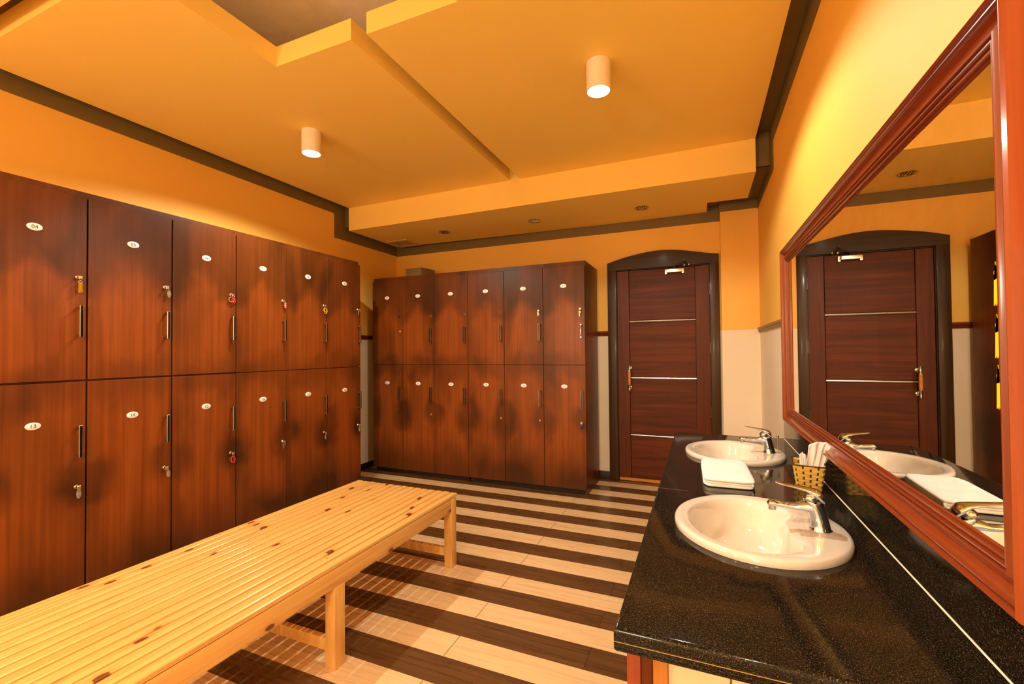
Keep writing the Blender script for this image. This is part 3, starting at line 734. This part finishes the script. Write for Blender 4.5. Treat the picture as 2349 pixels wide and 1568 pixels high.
# ------------------------------------------------------------------ woven basket with tissues
bk = thing('woven_basket', 'small square yellow bamboo basket holding tissues beside the mirror', 'basket', (.360, 1.965, CZ), math.radians(-7))
def bw(t):   # half widths (x, y) at height fraction
    return .037+.012*t, .060+.012*t
Hh = .088
def around(t, s, off=0):
    hx, hy = bw(t); hx += off; hy += off; r = .012; L = [(hx, -hy), (hx, hy), (-hx, hy), (-hx, -hy)]
    P_ = []; cs = [((hx-r), -(hy-r), -PI/2), ((hx-r), (hy-r), 0), (-(hx-r), (hy-r), PI/2), (-(hx-r), -(hy-r), PI)]
    return cs, r
def path(t, off=0, seg=9):
    hx, hy = bw(t); hx += off; hy += off; r = .012; pts = []
    cs = [(hx-r, -(hy-r), -PI/2), (hx-r, hy-r, 0), (-(hx-r), hy-r, PI/2), (-(hx-r), -(hy-r), PI)]
    for i, (cx, cy, a0) in enumerate(cs):
        for k in range(4): a = a0+PI/2*k/3; pts.append((cx+r*math.cos(a), cy+r*math.sin(a)))
        nx, ny, na = cs[(i+1) % 4]; ex, ey = cx+r*math.cos(a0+PI/2), cy+r*math.sin(a0+PI/2); fx, fy = nx+r*math.cos(na), ny+r*math.sin(na)
        for k in range(1, seg): pts.append((ex+(fx-ex)*k/seg, ey+(fy-ey)*k/seg))
    return pts
b = new(); rows = 9
for j in range(rows):
    t0, t1 = (j+.05)/rows, (j+.93)/rows; n_ = len(path(0))
    def rg(t, o):
        out = []
        pp = path(t)
        for i, (x, y) in enumerate(pp):
            wv = .0018*math.sin((i-2)*PI/3+PI/2+j*PI); l_ = math.hypot(x, y)+1e-9; f = 1+(wv+o)/l_; out.append((x*f, y*f, t*Hh))
        return out
    A, B_, Cx, D_ = rg(t0, .0008), rg(t1, .0008), rg(t1, -.0008), rg(t0, -.0008)
    va = [[b.verts.new(p) for p in r] for r in (A, B_, Cx, D_)]
    for q in range(4):
        for i in range(n_):
            k = (i+1) % n_; b.faces.new((va[q][i], va[q][k], va[(q+1) % 4][k], va[(q+1) % 4][i]))
M_bamboo = plain('bamboo_strip', (.78, .50, .09), .45)
obj('woven_strip', b, M_bamboo, bk)
b = new(); pp0, pp1 = path(0, -.001), path(1, -.001); n_ = len(pp0)
for i in range(2, n_, 3):
    (xa, ya), (xb, yb) = pp0[i], pp1[i]; (xa2, ya2), (xb2, yb2) = pp0[(i+1) % n_], pp1[(i+1) % n_]
    d = Vector((xa2-xa, ya2-ya, 0)).normalized()*.0028; nn = Vector((d.y, -d.x, 0)).normalized()*.0005
    A, B_ = Vector((xa, ya, 0)), Vector((xb, yb, Hh))
    rings(b, [[A-d-nn, A+d-nn, A+d+nn, A-d+nn], [B_-d-nn, B_+d-nn, B_+d+nn, B_-d+nn]], smooth=False)
M_darkb = plain('dark_bamboo', (.035, .016, .006), .5)
obj('upright_weave', b, M_darkb, bk)
b = new(); pp = path(1, .0012); rs = []
tube(b, [(x, y, Hh+.001) for x, y in pp]+[(pp[0][0], pp[0][1], Hh+.001)], .0024, 6); obj('rim', b, M_darkb, bk)
b = new(); prism(b, path(0.02, -.003), .001, .003); obj('basket_base', b, M_darkb, bk)
def paper(name, label, cx, cy, wbot, wtop, zb, ztop, leanx, leany, jag, th, seed):
    random.seed(seed); b = new(); n = 10; rs = []
    for k in range(9):
        t = k/8; wd = wbot+(wtop-wbot)*t; z = zb+(ztop-zb)*t; c = Vector((cx+leanx*t, cy+leany*t, z)); row = []; row2 = []
        for i in range(n+1):
            u = i/n-.5; f = th*(1+.6*math.sin(i*1.9+seed)+.5*math.sin(k*.9+i*.8)); zz = (jag*random.uniform(-1, .6) if k == 8 else 0)+(-.012*abs(u)*2 if k == 8 else 0)
            row.append((c.x+u*wd, c.y-f, z+zz)); row2.append((c.x+u*wd, c.y+f*.7, z+zz))
        rs.append(row+row2[::-1])
    rings(b, rs); return tag(obj(name, b, M_tissue, None, 60), label, 'tissue')
paper('tissue_bundle', 'crumpled white paper tissues fanned out of the basket, the wider bundle', .369, 1.965, .044, .072, CZ+.01, CZ+.170, .032, -.01, .006, .008, 3)
paper('tissue_packet', 'narrow white paper packet standing at left in the basket', .343, 1.945, .022, .022, CZ+.01, CZ+.130, -.004, -.008, .003, .003, 5)

# ------------------------------------------------------------------ framed mirror
mr = thing('wall_mirror', 'large wall mirror in moulded red mahogany frame above the counter', 'mirror', (XR, 1.85, 1.27))
my0, my1, mz0, mz1 = .862, 2.832, .806, 1.733
prof = [(0, .001), (0, .028), (.002, .036), (.006, .040), (.010, .037), (.0125, .031), (.0145, .031), (.0165, .0345), (.019, .0345), (.021, .0290), (.023, .0255), (.030, .0205), (.038, .0185), (.045, .0205), (.0485, .0250), (.0500, .0275), (.0525, .0270), (.0540, .0200), (.0558, .0200), (.0575, .0245), (.0605, .0245), (.0622, .0165), (.0640, .0165), (.0665, .0200), (.0700, .0195), (.0718, .0130), (.0740, .0130), (.0765, .0155), (.0790, .0130), (.080, .004)]
def member(k):
    b = new(); cor = [(my0, mz0, 1, 1), (my1, mz0, -1, 1), (my1, mz1, -1, -1), (my0, mz1, 1, -1)]
    rs = []
    for (y, z, sy, sz) in (cor[k], cor[(k+1) % 4]):
        rs.append([(XR-d, y+sy*w_, z+sz*w_) for w_, d in prof])
    rings(b, rs, smooth=False); bmesh.ops.translate(b, vec=(-XR, -1.85, -1.27), verts=b.verts); return b
for k in range(4): obj('frame_rail' if k % 2 == 0 else 'frame_stile', member(k), M_mahog if k % 2 == 0 else M_mahogv, mr, 25)
b = new(); box(b, (-.012, my0+.076-1.85, mz0+.076-1.27), (-.006, my1-.076-1.85, mz1-.076-1.27)); obj('mirror_glass', b, M_mirror, mr)
# three crane stickers on the glass beside the near frame stile
def crane(ztop, label):
    b = new()
    S = .00023   # metres per outline unit
    out = [(375,420),(372,440),(370,478),(363,488),(361,503),(368,514),(382,518),(398,510),(408,500),(416,495),(420,505),(419,525),(410,538),(395,541),(372,543),(361,550),(360,580),(358,640),(356,690),(352,728),(362,722),(370,708),(376,729),(386,712),(392,722),(400,700),(408,706),(416,686),(424,690),(430,668),(440,664),(448,640),(460,622),(474,596),(486,560),(488,520),(478,480),(462,452),(440,444),(425,448),(410,462),(396,474),(384,478),(381,450)]
    xs = [(-(x-352)*S+.950, ztop-(y-420)*S*.98) for x, y in out]
    prism(b, xs, XR-.0165, XR-.0150, plane='yz'); bmesh.ops.triangulate(b, faces=[f for f in b.faces if len(f.verts) > 4])
    return tag(obj('crane_sticker', b, M_bird), label, 'sticker', 'yellow crane stickers on the mirror')
crane(1.334, 'yellow crane sticker on the mirror, topmost of three')
crane(1.251, 'yellow crane sticker on the mirror, middle of three')
crane(1.171, 'yellow crane sticker on the mirror, lowest of three')

# ------------------------------------------------------------------ ceiling fittings
def lamp(x, y, label):
    r = .058; L = .140; root = thing('ceiling_lamp', label, 'lamp', (x, y, ZC), 0, 'cylinder ceiling lamps')
    b = new(); n = 32
    lathe(b, [(r, -.0005), (r, -L), (r-.004, -L-.001), (r-.006, -L+.004), (r-.006, -.012), (.002, -.012)], n=32, cap=(True, False)); obj('housing', b, M_lampb, root)
    b = new(); lathe(b, [(.030, -L+.050), (.042, -L+.030), (.046, -L+.014), (.040, -L+.006), (.022, -L+.002), (.004, -L+.001)], n=24); obj('bulb', b, M_bulb, root)
    ld = bpy.data.lights.new('lamp_beam', 'SPOT'); ld.energy = LAMP_W; ld.color = LAMP_COL; ld.spot_size = math.radians(159); ld.spot_blend = .26; ld.shadow_soft_size = .018
    lo = bpy.data.objects.new('lamp_beam', ld); C.objects.link(lo); lo.parent = root; lo.location = (0, 0, -L-.006)
lamp(-2.25, 2.09, 'lit cream cylinder lamp on ceiling above the left lockers')
lamp(-.44, 2.15, 'lit cylinder lamp on ceiling panel nearest the mirror wall')
lamp(-2.25, -.35, 'lit cylinder lamp behind the camera on the locker side')
lamp(-.44, -.35, 'lit cylinder lamp behind the camera on the mirror side')
def globe(x, y, z, label):  # unseen fill light added behind the camera to lift ceiling and back wall
    root = thing('fill_pendant', label, 'lamp', (x, y, ZC), 0, 'added fill globes')
    b = new(); lathe(b, [(.045, -.0005), (.045, -.02), (.008, -.03), (.006, z-ZC+.17), (.03, z-ZC+.165), (.04, z-ZC+.14)], n=20); obj('stem', b, M_lampb, root)
    b = new(); ell(b, (0, 0, z-ZC), (.15, .15, .15), 28); obj('fill_globe', b, emis('fill_glow', LAMP_COL, FILL_W/(4*PI*PI*.15**2)), root)
globe(-2.3, -1.85, 1.65, 'unseen opal globe added as fill light near the front wall on the locker side')
globe(-.45, -1.85, 1.65, 'unseen opal globe added as fill light near the front wall on the mirror side')
def downlight(x, y, off, label):
    root = thing('recessed_downlight', label, 'downlight', (x, y, ZS), 0, 'recessed downlights in the dropped beam')
    b = new(); lathe(b, [(.058, -.0002), (.058, -.003), (.050, -.0055), (.045, -.003), (.045, -.0005)], n=28, cap=(False, False)); obj('trim_ring', b, M_alu, root)
    b = new(); lathe(b, [(.045, -.0005), (.044, -.002), (.020, -.0012 if off else -.001)], n=28)
    if not off:
        for k in range(4): box(b, (-.030+.018*k, -.03, -.004), (-.026+.018*k, .03, -.0015), 1)
    obj('reflector', b, [M_lampb if off else M_alu, M_dark], root)
downlight(-2.311, 3.780, False, 'small unlit recessed downlight next to the ceiling vent')
downlight(-1.374, 3.800, True, 'plain flat round downlight in the middle of the dropped beam')
downlight(-.437, 3.820, False, 'small unlit recessed downlight above the arched door')
vt = thing('air_vent', 'square slatted air vent in the dropped beam over corner lockers', 'vent', (-2.945, 3.975, ZS))
b = new()
for k in range(4):
    a_ = k*PI/2; t = new(); prism(t, [(-.13, -.13), (.13, -.13), (.095, -.095), (-.095, -.095)], -.010, -.0002); merge(b, t, 0, Matrix.Rotation(a_, 4, 'Z'))
obj('vent_frame', b, M_grill, vt)
b = new(); box(b, (-.095, -.095, -.0015), (.095, .095, -.0002)); obj('vent_back', b, M_dark, vt)
b = new()
for k in range(4):
    for j, rr_ in enumerate((.078, .052, .028)):
        t = new(); prism(t, [(-rr_, -rr_), (rr_, -rr_), (rr_-.012, -rr_+.012), (-rr_+.012, -rr_+.012)], -.007, -.004); merge(b, t, 0, Matrix.Rotation(k*PI/2, 4, 'Z'))
obj('vent_louvre', b, M_grill, vt)
